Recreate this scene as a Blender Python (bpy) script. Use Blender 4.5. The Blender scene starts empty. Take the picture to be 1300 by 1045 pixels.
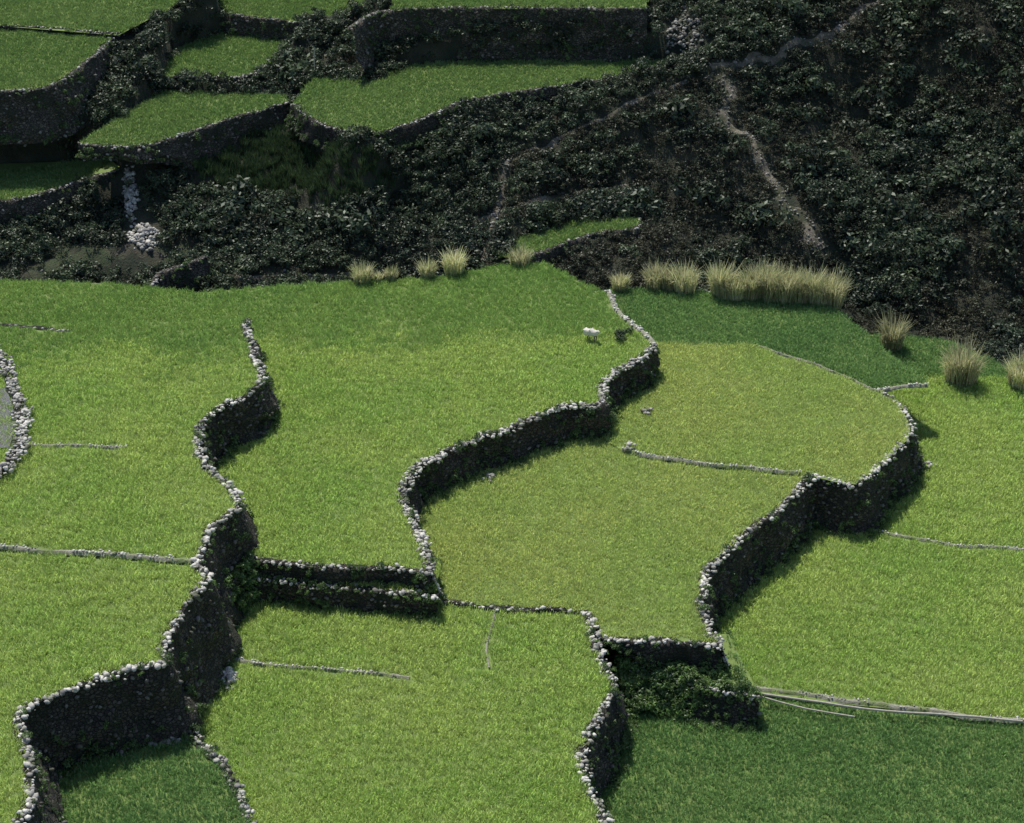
import bpy, bmesh, math, random
import numpy as np
from mathutils import Vector, Matrix, noise as mnoise
from mathutils.bvhtree import BVHTree
from mathutils.kdtree import KDTree
from mathutils.geometry import tessellate_polygon
random.seed(7); rng=np.random.default_rng(7)
scene=bpy.context.scene
# ------------------------------------------------------------------ camera / survey
CAMZ=110.0; PITCH=math.radians(30); HF=math.radians(28); T=math.tan(HF/2)
cp,sp=math.cos(PITCH),math.sin(PITCH)
def ray(u,v):
    x=(u-650)/650*T; w=(522.5-v)/650*T
    return Vector((x,cp+w*sp,-sp+w*cp))
def W(u,v,z):
    d=ray(u,v); s=(z-CAMZ)/d.z
    return Vector((d.x*s,d.y*s,z))
def proj(x,y,z):
    dz=z-CAMZ
    f=y*cp-dz*sp; up=y*sp+dz*cp
    return 650+x/f/T*650, 522.5-up/f/T*650
cam=bpy.data.cameras.new("camera"); camo=bpy.data.objects.new("camera",cam)
scene.collection.objects.link(camo); scene.camera=camo
camo.location=(0,0,CAMZ); camo.rotation_euler=(math.pi/2-PITCH,0,0)
cam.angle=HF; cam.clip_end=5000; cam.clip_start=0.5
# ------------------------------------------------------------------ light
EL,AZ=math.radians(59),math.radians(24)
S=Vector((-math.sin(AZ)*math.cos(EL),math.cos(AZ)*math.cos(EL),math.sin(EL)))
sl=bpy.data.lights.new("sun",'SUN'); sl.energy=5.0; sl.angle=math.radians(0.5); sl.color=(1,0.96,0.87)
so=bpy.data.objects.new("sun",sl); scene.collection.objects.link(so)
so.rotation_euler=S.to_track_quat('Z','Y').to_euler(); so.location=(0,200,200)
wd=bpy.data.worlds.new("World"); scene.world=wd; wd.use_nodes=True
nt=wd.node_tree; bg=nt.nodes['Background']; sk=nt.nodes.new('ShaderNodeTexSky')
sk.sky_type='NISHITA'; sk.sun_disc=False; sk.sun_elevation=EL; sk.sun_rotation=-AZ
nt.links.new(sk.outputs[0],bg.inputs[0]); bg.inputs[1].default_value=0.13
scene.view_settings.view_transform='Standard'; scene.view_settings.look='None'; scene.view_settings.exposure=0
# ------------------------------------------------------------------ materials
def newmat(n):
    m=bpy.data.materials.new(n); m.use_nodes=True; t=m.node_tree
    for x in list(t.nodes):
        if x.type!='OUTPUT_MATERIAL': t.nodes.remove(x)
    return m,t,[x for x in t.nodes if x.type=='OUTPUT_MATERIAL'][0]
def noise_fac(t,scale,detail=3,rough=.6,lo=.35,hi=.65,stretch=None):
    g=t.nodes.new('ShaderNodeNewGeometry'); n=t.nodes.new('ShaderNodeTexNoise')
    src=g.outputs['Position']
    if stretch:
        mp=t.nodes.new('ShaderNodeMapping'); mp.inputs['Scale'].default_value=stretch
        t.links.new(src,mp.inputs[0]); src=mp.outputs[0]
    t.links.new(src,n.inputs['Vector']); n.inputs['Scale'].default_value=scale
    n.inputs['Detail'].default_value=detail; n.inputs['Roughness'].default_value=rough
    r=t.nodes.new('ShaderNodeMapRange'); t.links.new(n.outputs[0],r.inputs[0])
    r.inputs[1].default_value=lo; r.inputs[2].default_value=hi
    return r.outputs[0]
def mix(t,f,a,b,mode='MIX'):
    m=t.nodes.new('ShaderNodeMix'); m.data_type='RGBA'; m.blend_type=mode
    if isinstance(f,(int,float)): m.inputs[0].default_value=f
    else: t.links.new(f,m.inputs[0])
    for s,i in ((a,6),(b,7)):
        if isinstance(s,tuple): m.inputs[i].default_value=s+(1,)
        else: t.links.new(s,m.inputs[i])
    return m.outputs[2]
def leafmat(name,ca,cb,cc,trans=.45,big=.07,gloss=.04,var=(.72,1.25),upn=0.,ccf=(.5,.8),isl=.3):
    m,t,o=newmat(name)
    c=mix(t,noise_fac(t,big,3,.65,.36,.64),ca,cb)
    c=mix(t,noise_fac(t,big*9,2,.6,ccf[0],ccf[1]),c,cc)
    oi=t.nodes.new('ShaderNodeObjectInfo'); gi=t.nodes.new('ShaderNodeNewGeometry')
    hv=t.nodes.new('ShaderNodeHueSaturation'); t.links.new(c,hv.inputs['Color'])
    mr=t.nodes.new('ShaderNodeMapRange'); t.links.new(oi.outputs['Random'],mr.inputs[0])
    mr.inputs[3].default_value=var[0]; mr.inputs[4].default_value=var[1]
    mi=t.nodes.new('ShaderNodeMapRange'); t.links.new(gi.outputs['Random Per Island'],mi.inputs[0])
    mi.inputs[3].default_value=1-isl; mi.inputs[4].default_value=1+isl
    mu=t.nodes.new('ShaderNodeMath'); mu.operation='MULTIPLY'; t.links.new(mr.outputs[0],mu.inputs[0]); t.links.new(mi.outputs[0],mu.inputs[1])
    t.links.new(mu.outputs[0],hv.inputs['Value'])
    d=t.nodes.new('ShaderNodeBsdfDiffuse'); tr=t.nodes.new('ShaderNodeBsdfTranslucent')
    t.links.new(hv.outputs[0],d.inputs[0]); t.links.new(hv.outputs[0],tr.inputs[0])
    if upn>0:
        a=t.nodes.new('ShaderNodeVectorMath'); a.operation='ADD'
        a.inputs[1].default_value=(0,0,upn); t.links.new(gi.outputs['Normal'],a.inputs[0])
        n=t.nodes.new('ShaderNodeVectorMath'); n.operation='NORMALIZE'; t.links.new(a.outputs[0],n.inputs[0]); t.links.new(n.outputs[0],d.inputs['Normal'])
    ms=t.nodes.new('ShaderNodeMixShader'); ms.inputs[0].default_value=trans
    t.links.new(d.outputs[0],ms.inputs[1]); t.links.new(tr.outputs[0],ms.inputs[2])
    gl=t.nodes.new('ShaderNodeBsdfGlossy'); gl.inputs['Roughness'].default_value=.45
    gl.inputs[0].default_value=(.8,.85,.8,1)
    m2=t.nodes.new('ShaderNodeMixShader'); m2.inputs[0].default_value=gloss
    t.links.new(ms.outputs[0],m2.inputs[1]); t.links.new(gl.outputs[0],m2.inputs[2])
    t.links.new(m2.outputs[0],o.inputs[0]); return m
rk=dict(trans=.3,gloss=.05,var=(.84,1.14),upn=2.8,ccf=(.55,.95),isl=.32)
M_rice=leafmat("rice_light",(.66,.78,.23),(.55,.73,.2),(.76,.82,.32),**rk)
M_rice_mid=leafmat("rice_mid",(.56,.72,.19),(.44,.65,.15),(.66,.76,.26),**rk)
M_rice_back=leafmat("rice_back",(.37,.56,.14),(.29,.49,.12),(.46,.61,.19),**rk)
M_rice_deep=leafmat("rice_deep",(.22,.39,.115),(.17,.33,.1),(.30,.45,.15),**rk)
M_rice_far_shaded=leafmat("rice_far_shaded",(.26,.40,.115),(.2,.34,.09),(.33,.45,.15),**rk)  # upper terraces: background shade is put into a darker rice colour
M_shrub=leafmat("shrub_leaves",(.02,.033,.021),(.04,.058,.029),(.09,.115,.055),.25,.1,.03,var=(.5,1.7))  # dark leaf colours stand in for the shade over the background
M_scrub=leafmat("dry_scrub_sun_patches",(.025,.035,.023),(.055,.058,.037),(.10,.095,.06),.25,.05,.02,var=(.5,1.6))  # background shade and paler sunlit patches are both painted into the leaves
M_fern=leafmat("wall_fern",(.05,.095,.03),(.10,.165,.05),(.17,.24,.08),.35,.3,.03)
M_ivy=leafmat("bank_ivy",(.12,.21,.06),(.19,.30,.085),(.07,.12,.04),.35,.3,.03)  # brighter copy of the fern greens, sunlit look put into the colour
M_reed=leafmat("reed_blades",(.06,.095,.045),(.045,.08,.035),(.085,.12,.055),.35,.2,.02)
M_pampas=leafmat("pampas_blades",(.60,.57,.33),(.42,.46,.2),(.72,.66,.46),.4,.8,.02,upn=.8)
def simple(name,ca,cb,scale=1.5,rough=.9,bump=0.0,bscale=6,cc=None):
    m,t,o=newmat(name); b=t.nodes.new('ShaderNodeBsdfPrincipled')
    c=mix(t,noise_fac(t,scale,5,.65,.35,.65),ca,cb)
    if cc: c=mix(t,noise_fac(t,scale*.22,4,.6,.5,.62),c,cc)
    t.links.new(c,b.inputs['Base Color']); b.inputs['Roughness'].default_value=rough
    if bump:
        bp=t.nodes.new('ShaderNodeBump'); bp.inputs['Strength'].default_value=bump; bp.inputs['Distance'].default_value=.3
        t.links.new(noise_fac(t,bscale,5,.7,.2,.8),bp.inputs['Height']); t.links.new(bp.outputs[0],b.inputs['Normal'])
    t.links.new(b.outputs[0],o.inputs[0]); return m
M_soil=simple("paddy_soil",(.11,.16,.04),(.15,.21,.05),2.0)
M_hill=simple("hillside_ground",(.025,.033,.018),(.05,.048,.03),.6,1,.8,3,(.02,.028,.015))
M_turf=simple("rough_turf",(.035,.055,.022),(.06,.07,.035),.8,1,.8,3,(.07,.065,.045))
M_path=simple("trail_dirt",(.22,.195,.15),(.10,.09,.065),1.2,1,.6,5,(.06,.065,.035))
M_bundm=simple("bund_mud",(.34,.33,.27),(.2,.2,.14),2.2,1,.6,5,(.16,.2,.08))
M_bamboo=simple("weathered_bamboo",(.42,.39,.33),(.28,.26,.21),3,.7)
M_wool=simple("wool",(.72,.69,.62),(.58,.54,.47),9,1,.5,14)
M_dark=simple("dark_hoof",(.12,.10,.08),(.08,.07,.06),9,.8)
def stonemat():
    m,t,o=newmat("coping_stone"); b=t.nodes.new('ShaderNodeBsdfPrincipled'); b.inputs['Roughness'].default_value=.9
    a=t.nodes.new('ShaderNodeAttribute'); a.attribute_name='tone'
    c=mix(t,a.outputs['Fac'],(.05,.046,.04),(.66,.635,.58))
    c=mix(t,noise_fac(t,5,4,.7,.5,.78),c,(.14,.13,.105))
    c=mix(t,noise_fac(t,.6,3,.6,.54,.66),c,(.07,.085,.04))
    t.links.new(c,b.inputs['Base Color'])
    bp=t.nodes.new('ShaderNodeBump'); bp.inputs['Strength'].default_value=.5; bp.inputs['Distance'].default_value=.08
    t.links.new(noise_fac(t,9,4,.7,.2,.8),bp.inputs['Height']); t.links.new(bp.outputs[0],b.inputs['Normal'])
    t.links.new(b.outputs[0],o.inputs[0]); return m
M_stone=stonemat()
def wallmat(name,k,moss):
    m,t,o=newmat(name); b=t.nodes.new('ShaderNodeBsdfPrincipled'); b.inputs['Roughness'].default_value=.95
    g=t.nodes.new('ShaderNodeNewGeometry'); mp=t.nodes.new('ShaderNodeMapping'); mp.inputs['Scale'].default_value=(1,1,1.5)
    t.links.new(g.outputs['Position'],mp.inputs[0])
    v=t.nodes.new('ShaderNodeTexVoronoi'); v.inputs['Scale'].default_value=2.6; t.links.new(mp.outputs[0],v.inputs['Vector'])
    e=t.nodes.new('ShaderNodeTexVoronoi'); e.feature='DISTANCE_TO_EDGE'; e.inputs['Scale'].default_value=2.6; t.links.new(mp.outputs[0],e.inputs['Vector'])
    sx=t.nodes.new('ShaderNodeSeparateColor'); t.links.new(v.outputs['Color'],sx.inputs[0])
    c=mix(t,sx.outputs[0],(.018*k,.0155*k,.013*k),(.08*k,.068*k,.053*k))  # near-black stone: the shade on the wall faces is put into the colour
    r=t.nodes.new('ShaderNodeMapRange'); t.links.new(e.outputs['Distance'],r.inputs[0]); r.inputs[2].default_value=.12
    c=mix(t,r.outputs[0],(.006,.006,.005),c)
    c=mix(t,noise_fac(t,.5,5,.7,.44,.62),c,moss)
    t.links.new(c,b.inputs['Base Color'])
    bp=t.nodes.new('ShaderNodeBump'); bp.inputs['Strength'].default_value=1; bp.inputs['Distance'].default_value=.15
    t.links.new(r.outputs[0],bp.inputs['Height']); t.links.new(bp.outputs[0],b.inputs['Normal'])
    t.links.new(b.outputs[0],o.inputs[0]); return m
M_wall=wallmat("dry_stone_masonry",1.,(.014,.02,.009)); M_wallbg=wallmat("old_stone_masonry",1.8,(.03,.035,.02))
m,t,o=newmat("paddy_water"); b=t.nodes.new('ShaderNodeBsdfPrincipled'); b.inputs['Base Color'].default_value=(.12,.11,.12,1)
b.inputs['Roughness'].default_value=.12; t.links.new(b.outputs[0],o.inputs[0]); M_water=m
# ------------------------------------------------------------------ mesh helpers
def mkmesh(name,v,f,mat,parent=None,link=True,smooth=False,tone=None):
    me=bpy.data.meshes.new(name); v=np.asarray(v,dtype=np.float32); 
    if isinstance(f,np.ndarray):
        n=f.shape[1]; me.vertices.add(len(v)); me.vertices.foreach_set('co',v.ravel())
        me.loops.add(f.size); me.loops.foreach_set('vertex_index',f.astype(np.int32).ravel())
        me.polygons.add(len(f)); me.polygons.foreach_set('loop_start',np.arange(0,f.size,n,dtype=np.int32))
        me.update(calc_edges=True)
    else:
        me.from_pydata([tuple(x) for x in v],[],f); me.update()
    if smooth: me.polygons.foreach_set('use_smooth',np.ones(len(me.polygons),dtype=bool))
    if tone is not None:
        a=me.attributes.new('tone','FLOAT','POINT'); a.data.foreach_set('value',np.asarray(tone,dtype=np.float32))
    me.materials.append(mat); ob=bpy.data.objects.new(name,me)
    if link: scene.collection.objects.link(ob)
    if parent: ob.parent=parent
    return ob
def smooth_line(pts,step=None,n=8):
    P=[np.array(p,float) for p in pts]
    if len(P)<3:
        out=[P[0]+(P[1]-P[0])*k/n for k in range(n+1)]
    else:
        Q=[2*P[0]-P[1]]+P+[2*P[-1]-P[-2]]; out=[]
        for i in range(1,len(Q)-2):
            for k in range(n):
                s=k/n; a,b,c,d=Q[i-1],Q[i],Q[i+1],Q[i+2]
                out.append(.5*((2*b)+(-a+c)*s+(2*a-5*b+4*c-d)*s*s+(-a+3*b-3*c+d)*s**3))
        out.append(P[-1])
    out=np.array(out)
    if step:
        L=np.r_[0,np.cumsum(np.linalg.norm(np.diff(out,axis=0),axis=1))]
        m=max(2,int(L[-1]/step)); s=np.linspace(0,L[-1],m+1)
        out=np.stack([np.interp(s,L,out[:,k]) for k in range(out.shape[1])],1)
    return out
def world_line(px,z,step):
    P=[W(p[0],p[1],p[2] if len(p)>2 else z) for p in px]
    return smooth_line(P,step)
def inpoly(px,py,poly):
    r=np.zeros(px.shape,bool); n=len(poly); j=n-1
    for i in range(n):
        xi,yi=poly[i][0],poly[i][1]; xj,yj=poly[j][0],poly[j][1]
        c=((yi>py)!=(yj>py))
        if yj!=yi: r^=c&(px<(xj-xi)*(py-yi)/(yj-yi)+xi)
        j=i
    return r
# instanced scatter over a point mesh
groups={}
def scatter(name,pts,scl,src,tilt=.15,parent=None):
    me=bpy.data.meshes.new(name); me.from_pydata([tuple(p) for p in pts],[],[])
    a=me.attributes.new('scl','FLOAT','POINT'); a.data.foreach_set('value',np.asarray(scl,dtype=np.float32))
    ob=bpy.data.objects.new(name,me); scene.collection.objects.link(ob)
    if parent: ob.parent=parent
    key=(src.name,tilt)
    if key not in groups:
        g=bpy.data.node_groups.new("scatter_"+src.name,'GeometryNodeTree')
        g.interface.new_socket('Geometry',in_out='INPUT',socket_type='NodeSocketGeometry')
        g.interface.new_socket('Geometry',in_out='OUTPUT',socket_type='NodeSocketGeometry')
        gi=g.nodes.new('NodeGroupInput'); go=g.nodes.new('NodeGroupOutput')
        ip=g.nodes.new('GeometryNodeInstanceOnPoints'); oi=g.nodes.new('GeometryNodeObjectInfo')
        oi.inputs['Object'].default_value=src
        rv=g.nodes.new('FunctionNodeRandomValue'); rv.data_type='FLOAT_VECTOR'
        rv.inputs[0].default_value=(-tilt,-tilt,0); rv.inputs[1].default_value=(tilt,tilt,6.283)
        na=g.nodes.new('GeometryNodeInputNamedAttribute'); na.data_type='FLOAT'; na.inputs[0].default_value='scl'
        g.links.new(gi.outputs[0],ip.inputs['Points']); g.links.new(oi.outputs['Geometry'],ip.inputs['Instance'])
        g.links.new(rv.outputs[0],ip.inputs['Rotation']); g.links.new(na.outputs[0],ip.inputs['Scale'])
        g.links.new(ip.outputs[0],go.inputs[0]); groups[key]=g
    md=ob.modifiers.new("scatter",'NODES'); md.node_group=groups[key]; return ob
def blades(n,h,rad,w,lean,seed,curl=.5,fmin=.55):
    r=np.random.default_rng(seed); V=[];F=[]
    for i in range(n):
        a=r.uniform(0,6.283); rr=rad*math.sqrt(r.random()); b=np.array([rr*math.cos(a),rr*math.sin(a),0])
        a2=a+r.normal(0,.6); hh=h*r.uniform(fmin,1.05); l=lean*hh*r.uniform(.2,1.2)
        d=np.array([math.cos(a2),math.sin(a2),0]); th=r.uniform(0,6.283)
        s=np.array([math.cos(th),math.sin(th),0])*w/2
        m=b+d*l*.35+np.array([0,0,hh*.6]); tp=b+d*l+np.array([0,0,hh*(1-curl*.25*r.random())])
        k=len(V); V+=[b-s,b+s,m-s*.9,m+s*.9,tp-s*.15,tp+s*.15]; F+=[(k,k+1,k+3,k+2),(k+2,k+3,k+5,k+4)]
    return np.array(V),np.array(F)
def clump(n,rx,rz,ls,seed,lobes=5):
    r=np.random.default_rng(seed); V=[];F=[]
    C=[np.array([r.normal(0,rx*.45),r.normal(0,rx*.45),rz*r.uniform(.3,.9)]) for _ in range(lobes)]
    for i in range(n):
        c=C[r.integers(lobes)]; d=r.normal(size=3); d/=np.linalg.norm(d); 
        if d[2]<-.3: d[2]*=-1
        p=c+d*np.array([rx,rx,rz])*.55*r.uniform(.6,1.05)
        nrm=d+r.normal(size=3)*.55+np.array([0,0,.35]); nrm/=np.linalg.norm(nrm)
        a=np.cross(nrm,r.normal(size=3)); a/=np.linalg.norm(a); b2=np.cross(nrm,a); s=ls*r.uniform(.6,1.3)
        k=len(V); V+=[p-a*s,p-b2*s*.45,p+a*s,p+b2*s*.45]; F.append((k,k+1,k+2,k+3))
    return np.array(V),np.array(F)
def src(name,vf,mat): return mkmesh(name,vf[0],vf[1],mat,link=False)
def tuft(name,seed,mat): return src(name,blades(46,.52,.43,.046,.55,seed,fmin=.4),mat)
tuft_light=tuft("rice_tuft_light",1,M_rice); tuft_mid=tuft("rice_tuft_mid",2,M_rice_mid); tuft_back=tuft("rice_tuft_back",5,M_rice_back)
tuft_deep=tuft("rice_tuft_deep",3,M_rice_deep)
tuft_far=src("rice_tuft_far",blades(42,.45,.45,.06,.5,4),M_rice_far_shaded)
shrub_src=[src("shrub_leafage",clump(210,.95,.8,.14,s),M_shrub) for s in (11,12,13)]
scrub_src=[src("scrub_leafage",clump(110,.7,.45,.12,s),M_scrub) for s in (21,22)]
fern_src=[src("fern_leafage",clump(80,.42,.36,.09,s,3),M_fern) for s in (31,32)]
ivy_src=[src("ivy_leafage",clump(80,.45,.3,.09,s,3),M_ivy) for s in (33,34)]
reed_src=src("reed_leafage",blades(40,1.5,.35,.06,.4,41),M_reed)
# stones
def stone_templates(k=5):
    out=[]
    for s in range(k):
        bm=bmesh.new(); bmesh.ops.create_icosphere(bm,subdivisions=1,radius=1)
        r=np.random.default_rng(100+s); A=r.normal(size=(5,3)); A/=np.linalg.norm(A,axis=1)[:,None]
        V=np.array([v.co[:] for v in bm.verts])
        for a in A:
            c=r.uniform(.5,.8); d=V@a; ov=np.clip(d-c,0,None); V-=ov[:,None]*a*.95
        V+=r.normal(0,.04,V.shape); F=np.array([[v.index for v in f.verts] for f in bm.faces]); bm.free()
        out.append((V,F))
    return out
ST=stone_templates()
def stones(name,pos,size,tone,parent=None,flat=.7):
    pos=np.asarray(pos); n=len(pos); VV=[];FF=[];TT=[]; off=0
    size=np.asarray(size)
    for k,(V,F) in enumerate(ST):
        idx=np.arange(k,n,len(ST)); m=len(idx)
        if m==0: continue
        a=rng.uniform(0,6.283,m); c,s=np.cos(a),np.sin(a)
        sx=size[idx]*rng.uniform(.8,1.35,m); sy=size[idx]*rng.uniform(.7,1.1,m); sz=size[idx]*rng.uniform(.5,.9,m)*flat/.7
        x=V[None,:,0]*sx[:,None]; y=V[None,:,1]*sy[:,None]; z=V[None,:,2]*sz[:,None]
        tl=rng.normal(0,.25,m)[:,None]; z=z+x*tl
        X=x*c[:,None]-y*s[:,None]+pos[idx,0][:,None]; Y=x*s[:,None]+y*c[:,None]+pos[idx,1][:,None]; Z=z+pos[idx,2][:,None]
        VV.append(np.stack([X,Y,Z],2).reshape(-1,3)); nv=len(V)
        FF.append((F[None]+off+(np.arange(m)*nv)[:,None,None]).reshape(-1,3)); off+=m*nv
        TT.append(np.repeat(np.asarray(tone)[idx],nv))
    return mkmesh(name,np.concatenate(VV),np.concatenate(FF),M_stone,parent,tone=np.concatenate(TT))
clear_pts=[]   # dense points of rims and bunds: no rice grows on them
def wall(px,z,base,side=1,batter=.3,rim=.9,ssize=.22,plants=.5,tone=(.25,1.1),name="stone_wall",facestones=1.2,jag=.17,ivy=.3,mat=None,ft=.2):
    P=world_line(px,z,.42)
    n=len(P); d=np.gradient(P[:,:2],axis=0); d/=np.linalg.norm(d,axis=1)[:,None]+1e-9
    N=np.stack([-d[:,1],d[:,0]],1)*side
    Ns=N.copy()
    for _ in range(6): Ns[1:-1]=(Ns[:-2]+Ns[1:-1]*2+Ns[2:])/4
    Ns/=np.linalg.norm(Ns,axis=1)[:,None]; N=Ns
    w_=np.array([mnoise.noise(Vector((i*.13,z*3.1,2.)))*.4+mnoise.noise(Vector((i*.45,z*3.1,5.)))*.22 for i in range(n)]); P[:,:2]+=N*w_[:,None]
    P[:,2]+=np.array([mnoise.noise(Vector((i*.2,z*1.7,8.)))*.16 for i in range(n)])
    base=np.interp(np.linspace(0,1,n),np.linspace(0,1,len(base)),base) if isinstance(base,(list,tuple)) else np.full(n,float(base))
    H=np.maximum(P[:,2]-base,.2); rows=max(3,int(H.max()/.45)); G=np.zeros((rows+1,n,3))
    ph=rng.uniform(0,50)
    for r in range(rows+1):
        f=r/rows; off=.12+batter*H*f
        for i in range(n):
            q=mnoise.noise(Vector((i*.09+ph,r*.22,ph)))*.9+mnoise.noise(Vector((i*.3+ph,r*.5,ph)))*.4+rng.normal(0,.05)
            o=off[i]+(q*min(1,.35+f) if r else q*.2)
            G[r,i]=(P[i,0]+N[i,0]*o,P[i,1]+N[i,1]*o,P[i,2]+.12-(H[i]+.5)*f)
    # top strip back to the terrace
    back=np.stack([P[:,0]-N[:,0]*.6,P[:,1]-N[:,1]*.6,P[:,2]+.03],1)
    V=np.concatenate([back[None],G]).reshape(-1,3); R=rows+2
    F=[]; 
    ii=np.arange(n-1)
    for r in range(R-1):
        a=r*n+ii; F.append(np.stack([a,a+1,a+n+1,a+n],1))
    ob=mkmesh(name,V,np.concatenate(F),mat or M_wall,smooth=True)
    # coping
    pos=[];sz=[];tn=[]
    sp_=.24; nr=max(1,int(round(rim/sp_)))
    for r in range(nr):
        m=int(n*.42/(ssize*1.35)); s=np.linspace(0,n-1,m)+rng.normal(0,.5,m)
        s=np.clip(s,0,n-1); 
        X=np.stack([np.interp(s,np.arange(n),P[:,k]) for k in range(3)],1); NN=np.stack([np.interp(s,np.arange(n),N[:,k]) for k in range(2)],1)
        wv=np.array([1+.8*mnoise.noise(Vector((q*.12,z,1.))) for q in s]); tv=np.array([mnoise.noise(Vector((q*.09,z,6.))) for q in s])
        o=(r-(nr-1)/2)*sp_*wv+rng.normal(0,jag,m)+.05
        X[:,:2]+=NN*o[:,None]; X[:,2]+=.11+rng.normal(0,.06,m)
        keep=rng.random(m)<.88+.4*np.minimum(tv,0)
        pos.append(X[keep]); sz.append((ssize*rng.uniform(.35,1.45,m)**1.2)[keep]); tn.append(np.clip(rng.uniform(tone[0],tone[1],m)+tv*.5,0,1.1)[keep])
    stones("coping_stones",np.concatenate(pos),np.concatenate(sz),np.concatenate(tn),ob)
    if facestones>0:
        m=int(n*.42*H.mean()*facestones)
        if m>4:
            i=rng.integers(0,n,m); r=rng.integers(1,rows+1,m); X=G[r,i]+rng.normal(0,.12,(m,3))
            stones("face_stones",X,rng.uniform(.12,.3,m),rng.uniform(0,ft,m),ob)  # low tone paints the shaded face onto these stones
    if plants>0:
        m=int(n*.42*H.mean()*plants)
        i=rng.integers(0,n,m*2); r=np.where(rng.random(m*2)<.35,np.maximum(rows-2,1)+rng.integers(0,2,m*2),rng.integers(0,rows+1,m*2)); r=np.minimum(r,rows)
        X=G[r,i]; k=np.array([mnoise.noise(Vector(tuple(x*.22)))>-.12 for x in X],bool); X=X[k][:m]
        h=len(X)//2
        if h>1:
            scatter("wall_plants",X[:h],rng.uniform(.5,1.6,h),fern_src[0],.8,ob)
            scatter("wall_plants",X[h:],rng.uniform(.4,1.3,len(X)-h),fern_src[1],.8,ob)
        # weeds along the foot, where wall meets field
        m=int(n*.42*plants*.9); i=rng.integers(0,n,m); 
        if m>1:
            X=G[-1,i].copy(); X[:,2]=base[i]+.05; X[:,:2]+=N[i]*rng.uniform(-.1,.6,m)[:,None]
            scatter("foot_weeds",X,rng.uniform(.4,1.3,m),fern_src[1],.5,ob)
    if ivy>0:   # plants creeping over the coping, in patches
        m=int(n*.42*2.2*ivy); i=rng.integers(0,n,m); k=np.array([mnoise.noise(Vector((P[a,0]*.16,P[a,1]*.16,z)))>-.05 for a in i],bool); i=i[k]
        if len(i)>1:
            X=P[i].copy(); X[:,:2]+=N[i]*rng.uniform(-.3,.8,len(i))[:,None]; X[:,2]-=rng.uniform(0,.25,len(i))
            scatter("creeping_plants",X,rng.uniform(.35,.85,len(i)),ivy_src[0],.6,ob)
    for p in P: clear_pts.append((p,.4))
    return ob
def bund(px,z,w=.25,size=.13,tone=(.6,1.15),dens=1.2,name="field_bund"):
    P=world_line(px,z,.3); n=len(P)
    d=np.gradient(P[:,:2],axis=0); d/=np.linalg.norm(d,axis=1)[:,None]+1e-9; N=np.stack([-d[:,1],d[:,0]],1)
    for i in range(n):
        o=mnoise.noise(Vector((P[i,0]*.2,P[i,1]*.2,7.)))*.5; P[i,:2]+=N[i]*o
    V=[]; F=[]
    for i in range(n):
        for o,h in ((-w*1.3,-.05),(-w*.6,.24),(w*.6,.24),(w*1.3,-.05)):
            j=rng.normal(0,.03); V.append((P[i,0]+N[i,0]*(o+j),P[i,1]+N[i,1]*(o+j),P[i,2]+h+rng.normal(0,.02)))
    for i in range(n-1):
        for k in range(3): a=i*4+k; F.append((a,a+1,a+5,a+4))
    ob=mkmesh(name,V,np.array(F),M_bundm)
    m=int(n*1.3*dens); i=rng.integers(0,n,m); g=np.array([mnoise.noise(Vector((P[a,0]*.25,P[a,1]*.25,3.)))>-.2 for a in i],bool)
    i=i[g]; m=len(i)
    X=P[i].copy(); X[:,:2]+=N[i]*rng.normal(0,w*.6,m)[:,None]; X[:,2]+=.28
    if m: stones("bund_stones",X,rng.uniform(.6,1.4,m)*size,rng.uniform(tone[0],tone[1],m),ob)
    for p in P: clear_pts.append((p,w+.28))
    return ob
# ------------------------------------------------------------------ layout of the terraces (edge lines)
zA,zA2,zB,zC,zC2,zR,zD,zF,zE,zG=4.6,4.4,0.,-3.6,-3.4,-3.6,-8.9,-9.2,-3.8,-2.2
def sm(p): return [tuple(x) for x in smooth_line([q[:2] for q in p],n=6)]
eA=[(310,408),(318,435),(326,462),(331,485),(312,503),(275,522),(252,545),(252,572),(266,598),(290,618),(302,637),(292,655),(268,672),(256,700),(250,716)]
eA2=[(250,716),(262,738),(240,765),(222,792),(208,820),(206,842)]
eA3=[(206,842),(160,852),(100,872),(50,892),(25,912),(32,950),(40,1000),(20,1060),(0,1120)]
eB=[(832,437),(818,452),(803,461),(780,476),(763,490),(766,513),(740,515),(715,518),(640,546),(575,570),(535,590),(518,610),(512,632),(524,665),(538,695),(546,725)]
eCf=[(568,765),(620,772),(680,774),(745,779)]
eCf2=[(745,779),(757,800),(768,812),(830,814),(880,818),(915,822)]
eE=[(745,779),(755,810),(765,845),(778,872),(765,905),(745,940),(735,960),(745,1000),(770,1050),(760,1120)]
eR=[(1110,496),(1135,510),(1150,530),(1155,552),(1135,575),(1110,598),(1085,615)]
eCD=[(1085,615),(1060,612),(1030,604),(1012,625),(985,650),(950,675),(915,705),(897,728),(890,760),(898,790),(915,820)]
eG=[(212,850),(222,880),(235,915),(262,950),(290,985),(320,1050),(340,1120)]
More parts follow.
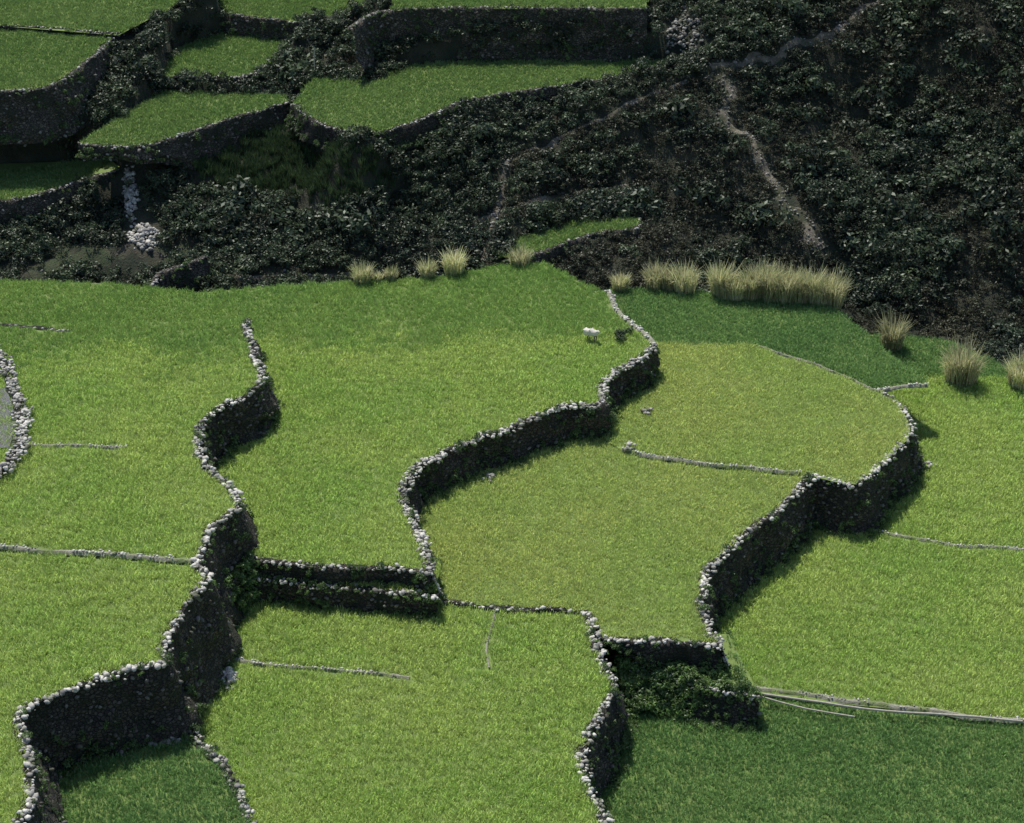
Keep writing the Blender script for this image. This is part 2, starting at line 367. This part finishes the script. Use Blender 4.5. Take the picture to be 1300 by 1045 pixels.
FG=[
 ("A",zA,[(-300,420),(0,414),(150,410)]+sm(eA)+[(245,714),(0,695),(-300,680)],'m'),
 ("A2",zA2,[(-300,660),(0,680),(245,700)]+sm(eA2)+sm(eA3)+[(-300,1120)],'m'),
 ("B",zB,[(-300,368),(0,357),(140,360),(250,372),(370,362),(440,360),(560,352),(640,337),(690,335),(720,350),(765,372),(795,405)]+sm(eB)+[(440,722),(340,714),(230,705),(200,560),(-300,500)],'m'),
 ("C",zC,sm(eCD)+[(880,818),(768,812),(745,779),(568,765),(500,700),(470,630),(500,560),(700,490),(760,470),(820,560),(1000,590)],'l'),
 ("C2",zC2,[(740,440),(832,437),(960,440),(1040,465)]+sm(eR)+[(1060,612),(1030,604),(1010,600),(900,590),(795,575),(770,560),(740,500)],'l'),
 ("R",zR,[(730,380),(775,367),(900,374),(1000,380),(1060,392),(1110,435),(1180,488),(1110,500),(1040,475),(960,450),(832,450),(790,440)],'d'),
 ("D",zD,[(1085,425),(1130,425),(1200,432),(1280,468),(1300,487),(1600,490),(1600,935),(1300,915),(1100,897),(960,882),(925,868),(890,800),(870,740),(950,640),(1000,600),(1060,590),(1100,560),(1100,500)],'m'),
 ("F",zF,[(1600,925),(960,875),(850,850),(780,830),(700,870),(690,960),(700,1120),(1600,1120)],'d'),
 ("E",zE,[(568,760)]+sm(eE)+[(240,1120),(200,960),(190,850),(220,740),(300,700),(340,735),(545,750)],'m'),
 ("G",zG,[(-50,900),(100,860),(200,830)]+sm(eG)+[(-50,1120)],'d'),
 ("L",-1.6,[(320,700),(560,715),(552,752),(440,745),(350,738),(310,730)],'m'),
 ("K",-6.4,[(760,800),(925,805),(965,884),(900,874),(850,858),(795,848)],'x'),
 ("Z",zA+.35,[(-300,430),(-8,440),(6,462),(18,495),(28,540),(20,575),(-8,606),(-300,640)],'m'),
]
BK=[
 ("T1",14.6,[(-300,-80),(300,-80),(240,-2),(150,45),(0,33),(-300,30)]),
 ("T2",14.0,[(-300,36),(0,38),(150,44),(105,82),(60,110),(0,116),(-300,125)]),
 ("T3a",12.3,[(275,-60),(275,15),(395,30),(450,28),(500,14),(520,-60)]),
 ("T3b",16.0,[(500,-60),(500,14),(560,11),(820,12),(830,-60)]),
 ("T4",9.5,[(285,42),(385,52),(350,78),(310,98),(205,98),(225,62)]),
 ("T5",9.0,[(400,98),(480,105),(505,85),(600,78),(865,77),(850,86),(720,108),(590,128),(540,150),(480,168),(430,165),(395,152),(372,132)]),
 ("T6",8.0,[(205,116),(360,122),(368,130),(330,142),(280,155),(200,182),(150,186),(100,182)]),
 ("T7",3.0,[(-300,212),(0,208),(140,203),(155,214),(110,228),(50,248),(0,256),(-300,260)]),
 ("T9",-2.0,[(630,328),(665,300),(720,283),(812,276),(808,290),(745,300),(690,320)]),
]
polys=[]
for nme,z,pp,k in FG: polys.append((nme,z,np.array([W(u,v,z)[:] for u,v in pp]),k))
for nme,z,pp in BK: polys.append((nme,z,np.array([W(u,v,z)[:] for u,v in pp]),'f'))
# ------------------------------------------------------------------ hillside / ground sheet
CTRL=[(0,300,-1.5),(-250,300,-1),(80,295,-1.5),(155,265,-.5),(150,325,-2.5),(240,320,-2.6),(0,345,-3),(-250,345,-3),(300,345,-3),(450,345,-3),(600,338,-3),(700,332,-4),(780,345,-4.5),
(900,335,-6),(1050,335,-8),(1120,380,-11),(1200,400,-13),(1300,440,-15),(1500,440,-17),(190,228,3.5),(280,200,3.7),(370,165,4.2),(250,280,-.5),(400,280,-.5),(400,220,2.5),
(500,260,.5),(600,250,1),(430,185,8),(480,190,7.5),(375,150,7),(590,150,7),(650,195,4),(620,185,4.5),(760,140,6.5),(860,100,8.5),(640,210,3.5),(620,330,-3),(820,200,2),(820,265,-2),
(700,250,0),(740,262,-1),(700,335,-4),(800,310,-4),(905,90,9),(1000,60,11),(1120,0,14),(950,190,2.5),(1000,250,-2),(1040,310,-6),(1100,150,2),(1200,100,7),(1300,0,16),(1500,0,17),
(1200,0,15),(1300,150,4),(1500,150,4),(1300,300,-6),(1500,300,-6),(1150,250,-4),(1200,330,-8),(850,40,12.5),(870,75,9.5),(0,170,8),(-250,170,8),(100,150,9),(0,205,4),(170,240,2.5),(160,190,5),
(1100,60,9.5),(1000,130,4.5),(880,150,5.5),(1080,230,-1.5)]
cx=[];cz=[]
for u,v,z in CTRL: p=W(u,v,z); cx.append((p.x,p.y)); cz.append(z)
for x in range(-150,151,50):
    cx+=[(x,300),(x,340),(x,400),(x,205 if abs(x)<60 else 215),(x,170),(x,120),(x,80)]
    cz+=[24,48,78,-13,-13,-14,-14]
for x in (-300,300,-600,600):
    for y,z in ((80,-20),(200,-16),(300,25),(400,75),(600,130)): cx.append((x,y)); cz.append(z)
for x in (-150,0,150): cx.append((x,600)); cz.append(140)
cx=np.array(cx,float); cz=np.array(cz,float)
D=np.linalg.norm(cx[:,None]-cx[None],axis=2); A=np.zeros((len(cx)+1,)*2); A[:-1,:-1]=-D; A[:-1,-1]=1; A[-1,:-1]=1
sol=np.linalg.lstsq(A,np.r_[cz,0],rcond=None)[0]
xs=np.r_[np.linspace(-600,-95,22)[:-1],np.arange(-95,95.1,.75),np.linspace(95,600,22)[1:]]
ys=np.r_[np.linspace(20,208,18)[:-1],np.arange(208,305,.7),np.linspace(305,650,25)[1:]]
X,Y=np.meshgrid(xs,ys); q=np.stack([X.ravel(),Y.ravel()],1); Hh=np.zeros(len(q))
for s in range(0,len(q),20000):
    dd=np.linalg.norm(q[s:s+20000,None]-cx[None],axis=2); Hh[s:s+20000]=-dd@sol[:-1]+sol[-1]
nz=np.array([mnoise.fractal(Vector((a*.09,b*.09,1.)),.8,2.1,4)*1.5+mnoise.noise(Vector((a*.45,b*.45,9.)))*.35 for a,b in q])
Hh+=nz
for nme,z,P,k in polys:
    ins=inpoly(q[:,0],q[:,1],P); Hh[ins]=np.minimum(Hh[ins],z-.9)
for nme,z,P,k in polys:   # one-cell margin
    for dx,dy in ((.7,0),(-.7,0),(0,.7),(0,-.7)):
        ins=inpoly(q[:,0]+dx,q[:,1]+dy,P); Hh[ins]=np.minimum(Hh[ins],z-.35)
nx,ny=len(xs),len(ys); idx=np.arange(nx*ny).reshape(ny,nx)
F=np.stack([idx[:-1,:-1].ravel(),idx[:-1,1:].ravel(),idx[1:,1:].ravel(),idx[1:,:-1].ravel()],1)
hv=np.stack([q[:,0],q[:,1],Hh],1)
hill=mkmesh("hillside_terrain",hv,F,M_hill,smooth=True)
bvh=BVHTree.FromPolygons([tuple(v) for v in hv],[tuple(int(a) for a in f) for f in F])
def drape(u,v,lift=0):
    h=bvh.ray_cast(Vector((0,0,CAMZ)),ray(u,v).normalized())
    p=h[0] if h[0] else W(u,v,0); return Vector((p.x,p.y,p.z+lift))
def hz(x,y):
    h=bvh.ray_cast(Vector((x,y,500)),Vector((0,0,-1))); return h[0].z
# ------------------------------------------------------------------ foreground walls
zz=lambda e,z:[(a,b,z) for a,b in e]
wall(zz(eA,zA)+zz(eA2[1:],zA2)+zz(eA3[1:],zA2),0,[zB]*11+[zE]*13+[zG]*14,plants=.9,rim=.8,ssize=.24)
wall(eB,zB,zC,plants=2.2,rim=.85,ivy=.6)
wall([(546,725,0),(553,742,-1.6),(560,756,-3),(568,765,-3.5)],0,zE-.2,plants=.5,rim=.8)
wall([(548,730),(500,723),(440,722),(390,718),(340,714),(318,706)],zB,-1.7,plants=1.8,rim=.5,ssize=.2,batter=.1,ivy=.5)
wall([(556,758),(500,752),(440,747),(390,744),(350,739),(318,732)],-1.6,zE,plants=2.2,rim=.4,ssize=.2,batter=.15,ivy=.8)
wall(eCf,zC,zE,side=-1,plants=0,rim=.35,ssize=.18,facestones=0)
wall(eCf2,zC,[zE,zE,-6.4,-6.4],side=-1,plants=2,rim=.6,ssize=.22,ivy=.5)
wall(eE,zE,zF,plants=1.4,rim=.7,ivy=.5)
wall([(795,846),(850,858),(900,874),(965,886)],-6.4,zF,side=-1,plants=3.,rim=.4,ssize=.2,batter=.5,ivy=1)
wall(eR+eCD[1:],zC,zD,plants=1.2,rim=.8)
wall([(915,820,-3.6),(922,845,-6),(930,868,-8.7)],0,zD-.5,plants=.6,rim=.6)
wall(eG,zG,zE,plants=.6,rim=.7,tone=(.1,.9))
wall([(-8,440),(6,462),(18,495),(28,540),(20,575),(-8,606),(-60,640)],zA+.7,zA-.3,plants=.1,rim=1.4)
wall([(-250,424),(0,415),(60,419),(90,421)],zA,zA-.5,side=-1,plants=0,rim=.3,ssize=.18,facestones=0)
# bunds
bund([(-250,680),(0,695),(100,702),(180,708),(248,714)],zA,.22)
bund([(22,566),(80,567),(160,570)],zA,.16,.1)
bund([(790,572),(850,585),(930,593),(1015,602)],zC2,.2,.12)
bund([(1095,672),(1180,688),(1300,700),(1550,720)],zD,.2,.12)
bund([(296,838),(350,846),(430,853),(520,862)],zE,.16,.12)
bund([(628,772),(624,810),(618,850)],zE,.1,.05,(.1,.5))
bund([(770,372),(795,405),(830,438)],zB,.3,.2)
bund([(1112,497),(1145,492),(1178,490)],zR,.22,.15)
bund([(925,870),(1100,893),(1300,917),(1550,940)],zD,.25,.1)
bund([(960,440),(1040,466),(1110,496)],zC2,.1,.06,dens=.3)
# ------------------------------------------------------------------ background walls
bw=dict(plants=1.,rim=.35,ssize=.18,tone=(.1,.75),facestones=1.,ivy=.3,mat=M_wallbg,ft=.35)
wall([(270,-25),(240,-2),(195,20),(150,45),(105,84),(60,111),(0,117),(-200,125)],14.,8,**bw)
wall([(0,33),(80,37),(150,44)],14.6,14,side=-1,plants=0,rim=.3,ssize=.15,facestones=0)
wall([(500,14),(450,28),(395,30),(330,24),(275,14)],12.3,9,**bw)
wall([(822,12),(700,11),(560,11),(500,14),(470,20),(445,38)],16.,[7.5,8,8,9],batter=.25,**bw)
wall([(385,52),(350,78),(312,98),(260,99),(205,98)],9.5,7.5,**bw)
wall([(872,78),(850,86),(720,108),(590,128)],9.,[6,3,3.5,5],batter=.25,**bw)
wall([(590,128),(540,150),(480,168),(430,165),(395,152),(372,132)],9.,6.5,plants=2.5,rim=.2,ssize=.15,facestones=0)
wall([(372,128),(330,142),(280,155),(200,182),(150,187),(100,183)],8.,[2.8,3,2.8,3,5.8,6.8,6.8],**bw)
wall([(165,205),(152,216),(110,228),(50,248),(0,256),(-200,262)],3.,-2,**bw)
wall([(812,278),(808,290),(745,300),(690,320),(640,334)],-2,-5,**bw)
wall([(262,326),(235,338),(205,348),(195,362)],-.9,-3.2,**bw)
# ------------------------------------------------------------------ terraces + rice
kd=KDTree(len(clear_pts))
for i,(p,r) in enumerate(clear_pts): kd.insert((p[0],p[1],p[2]),i)
kd.balance()
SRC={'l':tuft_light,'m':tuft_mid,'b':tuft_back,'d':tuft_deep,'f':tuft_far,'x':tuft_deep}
DENS={'l':4.,'m':4.,'d':4.,'f':3.2,'x':.8}
for nme,z,P,k in polys:
    tri=tessellate_polygon([[Vector((p[0],p[1],0)) for p in P]])
    ob=mkmesh("rice_terrace",P,[tuple(t) for t in tri],M_soil)
    lo=P[:,:2].min(0); hi=P[:,:2].max(0); lo=np.maximum(lo,[-75,105]); hi=np.minimum(hi,[75,300])
    # jittered grid = even planting
    st=1/math.sqrt(DENS[k]); gx,gy=np.meshgrid(np.arange(lo[0],hi[0],st),np.arange(lo[1],hi[1],st))
    c=np.stack([gx.ravel(),gy.ravel()],1); c+=rng.uniform(-.5,.5,c.shape)*st
    c=c[inpoly(c[:,0],c[:,1],P)]
    f=c[:,1]*cp-(z-CAMZ)*sp; u=650+c[:,0]/f/T*650
    c=c[(u>-110)&(u<1410)]
    for n2,z2,P2,k2 in polys:   # none beneath a higher terrace
        if z2>z+.1: c=c[~inpoly(c[:,0],c[:,1],P2)]
    keep=[]
    for a,b in c:
        co,i,d=kd.find((a,b,z)); keep.append(d>clear_pts[i][1])
    c=c[np.array(keep,bool)] if len(c) else c
    if not len(c): continue
    g=np.array([mnoise.noise(Vector((a*.12,b*.12,5.)))*.18+mnoise.noise(Vector((a*.25,b*1.1,3.)))*.12 for a,b in c])
    sc=(.92+g)*rng.uniform(.75,1.25,len(c))
    P3=np.c_[c,np.full(len(c),z)]
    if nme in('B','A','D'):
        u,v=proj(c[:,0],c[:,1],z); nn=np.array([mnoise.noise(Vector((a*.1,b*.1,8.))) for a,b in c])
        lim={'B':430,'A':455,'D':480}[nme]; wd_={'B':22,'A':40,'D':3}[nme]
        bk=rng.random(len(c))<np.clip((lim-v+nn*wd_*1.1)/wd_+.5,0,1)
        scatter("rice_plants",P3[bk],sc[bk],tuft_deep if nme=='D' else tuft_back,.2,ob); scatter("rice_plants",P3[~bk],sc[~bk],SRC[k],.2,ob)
    else: scatter("rice_plants",P3,sc,SRC[k],.2,ob)
# water channel at the far left
P=np.array([W(u,v,zA+.62)[:] for u,v in [(-60,490),(8,492),(16,515),(20,540),(12,568),(-60,572)]])
mkmesh("water_channel",P,[tuple(t) for t in tessellate_polygon([[Vector(p) for p in P]])],M_water)
# ------------------------------------------------------------------ trails on the hill
trail_pts=[]
def trail(px,w,name,stn=1.,tone=(.2,.7),ss=.22,rough=.3,mat=None,clr=.4):
    P=smooth_line([drape(u,v,.0) for u,v in px],.6); n=len(P)
    d=np.gradient(P[:,:2],axis=0); d/=np.linalg.norm(d,axis=1)[:,None]+1e-9; N=np.stack([-d[:,1],d[:,0]],1); V=[];F=[]
    for i in range(n):
        P[i,:2]+=N[i]*mnoise.noise(Vector((i*.12,w,3)))*w*.9*rough/.3
        ww=w*max(.25,(1+rough*mnoise.noise(Vector((i*.3,w,0)))*2+rough*mnoise.noise(Vector((i*.9,w,4)))*1.5))
        for o in (-1,-.4,.4,1):
            x=P[i,0]+N[i,0]*o*ww/2; y=P[i,1]+N[i,1]*o*ww/2; V.append((x,y,hz(x,y)+(.12 if abs(o)<1 else -.02)))
    for i in range(n-1):
        for k in range(3): a=i*4+k; F.append((a,a+1,a+5,a+4))
    ob=mkmesh(name,V,np.array(F),mat or M_path,smooth=True)
    m=int(n*.6*w*2.2*stn); i=rng.integers(0,n,m); X=P[i].copy(); X[:,:2]+=N[i]*(rng.normal(0,w*.4,m))[:,None]
    X[:,2]=[hz(a,b)+.1 for a,b in X[:,:2]]
    stones("trail_stones",X,rng.uniform(.4,1.5,m)*ss,rng.uniform(tone[0],tone[1],m),ob)
    for p in P: trail_pts.append((p[0],p[1],w/2+clr))
    return ob
trail([(1130,-12),(1080,22),(1000,58),(950,76),(905,92)],1.0,"mountain_trail",1.,(.05,.5),.22,.4,None,.15)
trail([(905,92),(850,112),(790,138),(720,170),(655,202)],.6,"mountain_trail",.5,(.05,.4),clr=.2)
trail([(908,98),(925,135),(945,175),(975,215),(1000,250),(1020,285),(1042,318)],1.9,"landslide_scar",1.8,(.05,.55),.17,.6,None,.05)
trail([(643,205),(636,240),(626,285),(615,332)],.9,"stone_stairway",2.,(.1,.5),.22,.1)
trail([(455,345),(400,352),(300,352),(250,352)],.6,"mountain_trail",.5,(.1,.5))
trail([(40,352),(120,330),(180,320),(240,316)],2.6,"rough_turf_bank",.15,(.05,.3),.2,.5,M_turf)
trail([(600,285),(660,262),(720,248),(800,240)],.8,"mountain_trail",.6,(.02,.2),.2,.3,None,.1)
trail([(345,36),(400,62),(440,82),(478,104)],.4,"stone_stairway",1.5,(.1,.6),.16,.05)
def rockpile(u,v,ru,rv,n,ss,name="rock_pile",tone=(.3,.95),z=None,clr=.6):
    X=[]
    for i in range(n):
        a=rng.uniform(0,6.283); r=math.sqrt(rng.random())*rng.uniform(.6,1.25)
        uu,vv=u+ru*r*math.cos(a),v+rv*r*math.sin(a)
        p=drape(uu,vv,.1) if z is None else W(uu,vv,z)
        X.append((p.x,p.y,p.z+max(0,1-r)*ss*1.6))
        trail_pts.append((p.x,p.y,clr))
    return stones(name,X,rng.uniform(.4,1.7,n)*ss,rng.uniform(tone[0],tone[1],n))
rockpile(182,302,20,17,150,.27)
rockpile(165,248,9,36,200,.24,name="rubble_chute",tone=(.2,.9),clr=1.)
rockpile(868,45,26,34,200,.24,tone=(.05,.55))
rockpile(290,862,14,11,55,.25,z=zE+.15)
rockpile(622,606,9,4,16,.2,z=zC+.2,tone=(.2,.7))
rockpile(822,522,9,5,18,.2,z=zC2+.2,tone=(.1,.6))
rockpile(798,568,7,6,18,.22,z=zC2+.2)
rockpile(1180,590,9,4,14,.2,z=zD+.2)
rockpile(205,938,30,10,60,.2,z=zG+.15,tone=(.0,.4))
rockpile(1085,665,14,8,24,.22,z=zD+.2)
# ------------------------------------------------------------------ hillside vegetation
kt=KDTree(len(trail_pts))
for i,p in enumerate(trail_pts): kt.insert((p[0],p[1],0),i)
kt.balance()
def veg_points(n):
    c=np.stack([rng.uniform(-88,88,n),rng.uniform(218,300,n)],1)
    z=np.array([hz(a,b) for a,b in c]); ok=np.ones(n,bool)
    for nme,zz,P,k in polys: ok&=~inpoly(c[:,0],c[:,1],P)
    c=c[ok]; z=z[ok]
    ok=np.array([ (lambda r: r[2]>trail_pts[r[1]][2])(kt.find((a,b,0))) for a,b in c])
    c=c[ok];z=z[ok]; u,v=proj(c[:,0],c[:,1],z); return c,z,u,v
c,z,u,v=veg_points(30000)
nb=np.array([mnoise.noise(Vector((a*.07,b*.07,4.))) for a,b in c])
dt=np.array([kt.find((a,b,0))[2] for a,b in c])
ridge=np.interp(u,[640,905,1120,1300],[200,90,0,-50])
right=((u>650)&(v>ridge+0))|(u>1000)
reed=(inpoly(u,v,[(300,150),(480,190),(500,240),(430,262),(290,245),(230,215)]))&~right
bright=~right&~reed
clearT8=inpoly(u,v,[(60,340),(150,314),(240,312),(250,325),(190,345)])
k=bright&~clearT8&(rng.random(len(u))<.6)
def put(name,mask,srcs,smin,smax,tilt,zoff=-.1):
    i=np.where(mask)[0]
    root=bpy.data.objects.new(name,None); scene.collection.objects.link(root)
    for j,s in enumerate(srcs):
        ii=i[j::len(srcs)]
        scatter("leafage",np.c_[c[ii],z[ii]+zoff],rng.uniform(smin,smax,len(ii)),s,tilt,root)
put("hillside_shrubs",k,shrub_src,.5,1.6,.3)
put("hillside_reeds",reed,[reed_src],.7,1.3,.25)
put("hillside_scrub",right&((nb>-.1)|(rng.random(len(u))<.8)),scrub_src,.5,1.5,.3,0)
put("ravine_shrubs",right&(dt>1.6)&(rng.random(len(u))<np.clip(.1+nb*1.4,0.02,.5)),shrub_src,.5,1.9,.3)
far_ok=(dt>3)&(v<325)
for nme_,zz_,PP_,kk_ in polys:
    if kk_=='f':
        cc_=PP_[:,:2]
        for dx in (-2.2,2.2): far_ok&=~inpoly(c[:,0]+dx,c[:,1],PP_)
        for dy in (-2.2,2.2,4.): far_ok&=~inpoly(c[:,0],c[:,1]+dy,PP_)
put("large_shrubs",far_ok&~reed&(rng.random(len(u))<.02),shrub_src,2.,3.2,.25,-.5)
# ------------------------------------------------------------------ pampas clumps
def pampas(u,v,z,h,w,seed,name="pampas_grass",off=(0,0)):
    p=W(u,v,z); p.x+=off[0]; p.y+=off[1]
    V,F=blades(420,h,w*.42,.075,.42,seed,1.6,.45)
    V2,F2=blades(60,h*1.12,w*.38,.16,.3,seed+1,1,.7)
    V=np.concatenate([V,V2]); F=np.concatenate([F,F2+len(V)-len(V2)])
    ob=mkmesh(name,V,F,M_pampas); ob.location=p; return ob
i=0
for (u_,v_,z_,h_,w_) in [(460,362,-.3,3.0,2.0),(497,358,-.3,2.0,1.4),(480,360,-.3,1.5,1.),(543,354,-.3,2.6,1.8),(577,349,-.3,3.6,2.6),(660,338,-.3,2.6,2.6),
    (787,370,-3.8,2.6,2.0),(832,367,-3.8,3.5,2.6),(868,371,-3.8,4.0,3.2),(850,369,-3.8,3.2,2.6),(1055,388,-4,4.6,3.4),(1045,384,-4,3.6,3.),(1132,442,-8.9,4.6,3.0),(1222,486,-8.9,5.6,3.6),(1213,484,-8.9,4.2,3.),(1294,490,-8.9,4.2,3.2)]:
    pampas(u_,v_,z_,h_,w_,500+i*7); i+=1
for k2 in range(16):
    uu=908+k2*9+rng.uniform(-4,4); pampas(uu,378+(uu-905)*.05,-3.8,rng.uniform(2.8,5.0),rng.uniform(1.6,2.8),900+k2*3,off=(0,rng.uniform(-.5,.8)))
# shrubs by the field edge
def shrub(u,v,z,s,n,mat,name="shrub",seed=0):
    V,F=clump(n,.9*s,.8*s,.12,seed); ob=mkmesh(name,V,F,mat); ob.location=W(u,v,z); return ob
shrub(787,433,zB,1.3,500,M_shrub,seed=71); shrub(797,424,zB,.8,250,M_fern,seed=72)
for j,(a,b,zz_,s) in enumerate([(300,745,-3.6,1.9),(285,765,-3.8,1.6),(322,735,-2.2,1.2),(292,720,-1,1.5),(310,770,-3.8,1.2),(275,800,-3.8,1.3)]):
    shrub(a,b,zz_,s,420,M_fern,seed=80+j)
def bank(name,quad,n,smin,smax,srcs):
    pts=[]
    for _ in range(n):
        a,b=rng.random(2); p=[(1-b)*((1-a)*np.array(W(*quad[0]))+a*np.array(W(*quad[1])))+b*((1-a)*np.array(W(*quad[3]))+a*np.array(W(*quad[2])))]
        pts.append(p[0]+rng.normal(0,.25,3))
    pts=np.array(pts); root=bpy.data.objects.new(name,None); scene.collection.objects.link(root)
    for j,s in enumerate(srcs): q_=pts[j::len(srcs)]; scatter("leafage",q_,rng.uniform(smin,smax,len(q_)),s,.8,root)
bank("bank_ferns",[(775,838,-6.2),(960,880,-6.3),(955,904,-9.1),(800,910,-9.1)],560,.7,2.0,ivy_src+fern_src)
bank("bank_ferns",[(785,835,-5.8),(930,845,-6),(960,878,-6.3),(795,848,-6.3)],150,.6,1.5,ivy_src)
bank("bank_ferns",[(920,835,-8.7),(935,845,-8.9),(950,884,-8.9),(925,876,-8.9)],60,.6,1.2,fern_src)
bank("bank_ferns",[(262,735,1.5),(330,712,-.5),(345,750,-3.6),(275,800,-3.7)],120,.7,1.8,fern_src+ivy_src[:1])
# ------------------------------------------------------------------ bamboo pipe
def tube(pts,r,name,mat,parent=None,seg=8):
    cu=bpy.data.curves.new(name,'CURVE'); cu.dimensions='3D'; sp_=cu.splines.new('POLY'); sp_.points.add(len(pts)-1)
    for k,p in enumerate(pts): sp_.points[k].co=(p[0],p[1],p[2],1)
    cu.bevel_depth=r; cu.bevel_resolution=2; cu.materials.append(mat)
    ob=bpy.data.objects.new(name,cu); scene.collection.objects.link(ob)
    if parent: ob.parent=parent
    return ob
P=smooth_line([W(958,880,zD+.9),W(1030,890,zD+.7),W(1120,902,zD+.55),W(1210,908,zD+.5),W(1298,916,zD+.45)],2.)
P[:,2]+=rng.normal(0,.03,len(P)); pipe=tube(P,.11,"bamboo_water_pipe",M_bamboo)
P=smooth_line([W(965,884,zD+.7),W(1020,899,zD+.5),W(1085,910,zD+.4)],2.); tube(P,.08,"bamboo_water_pipe",M_bamboo)
P0=W(400,97,9); tube([P0,P0+Vector((0,0,2)),P0+Vector((.1,0,4.2))],.09,"wooden_pole",M_bamboo)
# ------------------------------------------------------------------ sheep (grazing on the terrace)
def skin(name,verts,edges,radii,mat,sub=2):
    me=bpy.data.meshes.new(name); me.from_pydata(verts,edges,[]); ob=bpy.data.objects.new(name,me); scene.collection.objects.link(ob)
    me.materials.append(mat); md=ob.modifiers.new("skin",'SKIN'); 
    for k,r in enumerate(radii):
        sv=me.skin_vertices[0].data[k]; sv.radius=(r,r); sv.use_root=(k==0)
    s=ob.modifiers.new("sub",'SUBSURF'); s.levels=sub; s.render_levels=sub; return ob
V=[(-.42,0,.74),(-.15,0,.73),(.15,0,.73),(.36,0,.77),(.50,0,.90),(.58,0,1.0),(.76,0,.92),(-.56,0,.68),(-.62,0,.5)]
E=[(0,1),(1,2),(2,3),(3,4),(4,5),(5,6),(0,7),(7,8)]
R=[.29,.33,.33,.28,.18,.14,.07,.07,.04]
sheep=skin("sheep",V,E,R,M_wool)
LV=[];LR=[]
for x,s in ((-.36,1),(-.36,-1),(.3,1),(.3,-1)):
    y=.14*s
    if x<0: LV+=[(x,y,.6),(x+.1,y,.42),(x-.06,y,.27),(x,y,.02)]
    else: LV+=[(x,y,.6),(x-.03,y,.42),(x+.02,y,.25),(x,y,.02)]
    LR+=[.11,.07,.045,.04]
for x in range(4):
    seg=skin("leg_%d"%(x+1),LV[x*4:x*4+4],[(0,1),(1,2),(2,3)],LR[x*4:x*4+4],M_dark); seg.parent=sheep
for s in (1,-1):
    e=skin("ear",[(.54,.09*s,1.05),(.52,.21*s,1.02)],[(0,1)],[.04,.02],M_wool,1); e.parent=sheep
sheep.location=W(752,432,zB+.2); sheep.scale=(1.35,)*3; sheep.rotation_euler=(0,0,math.radians(-35))
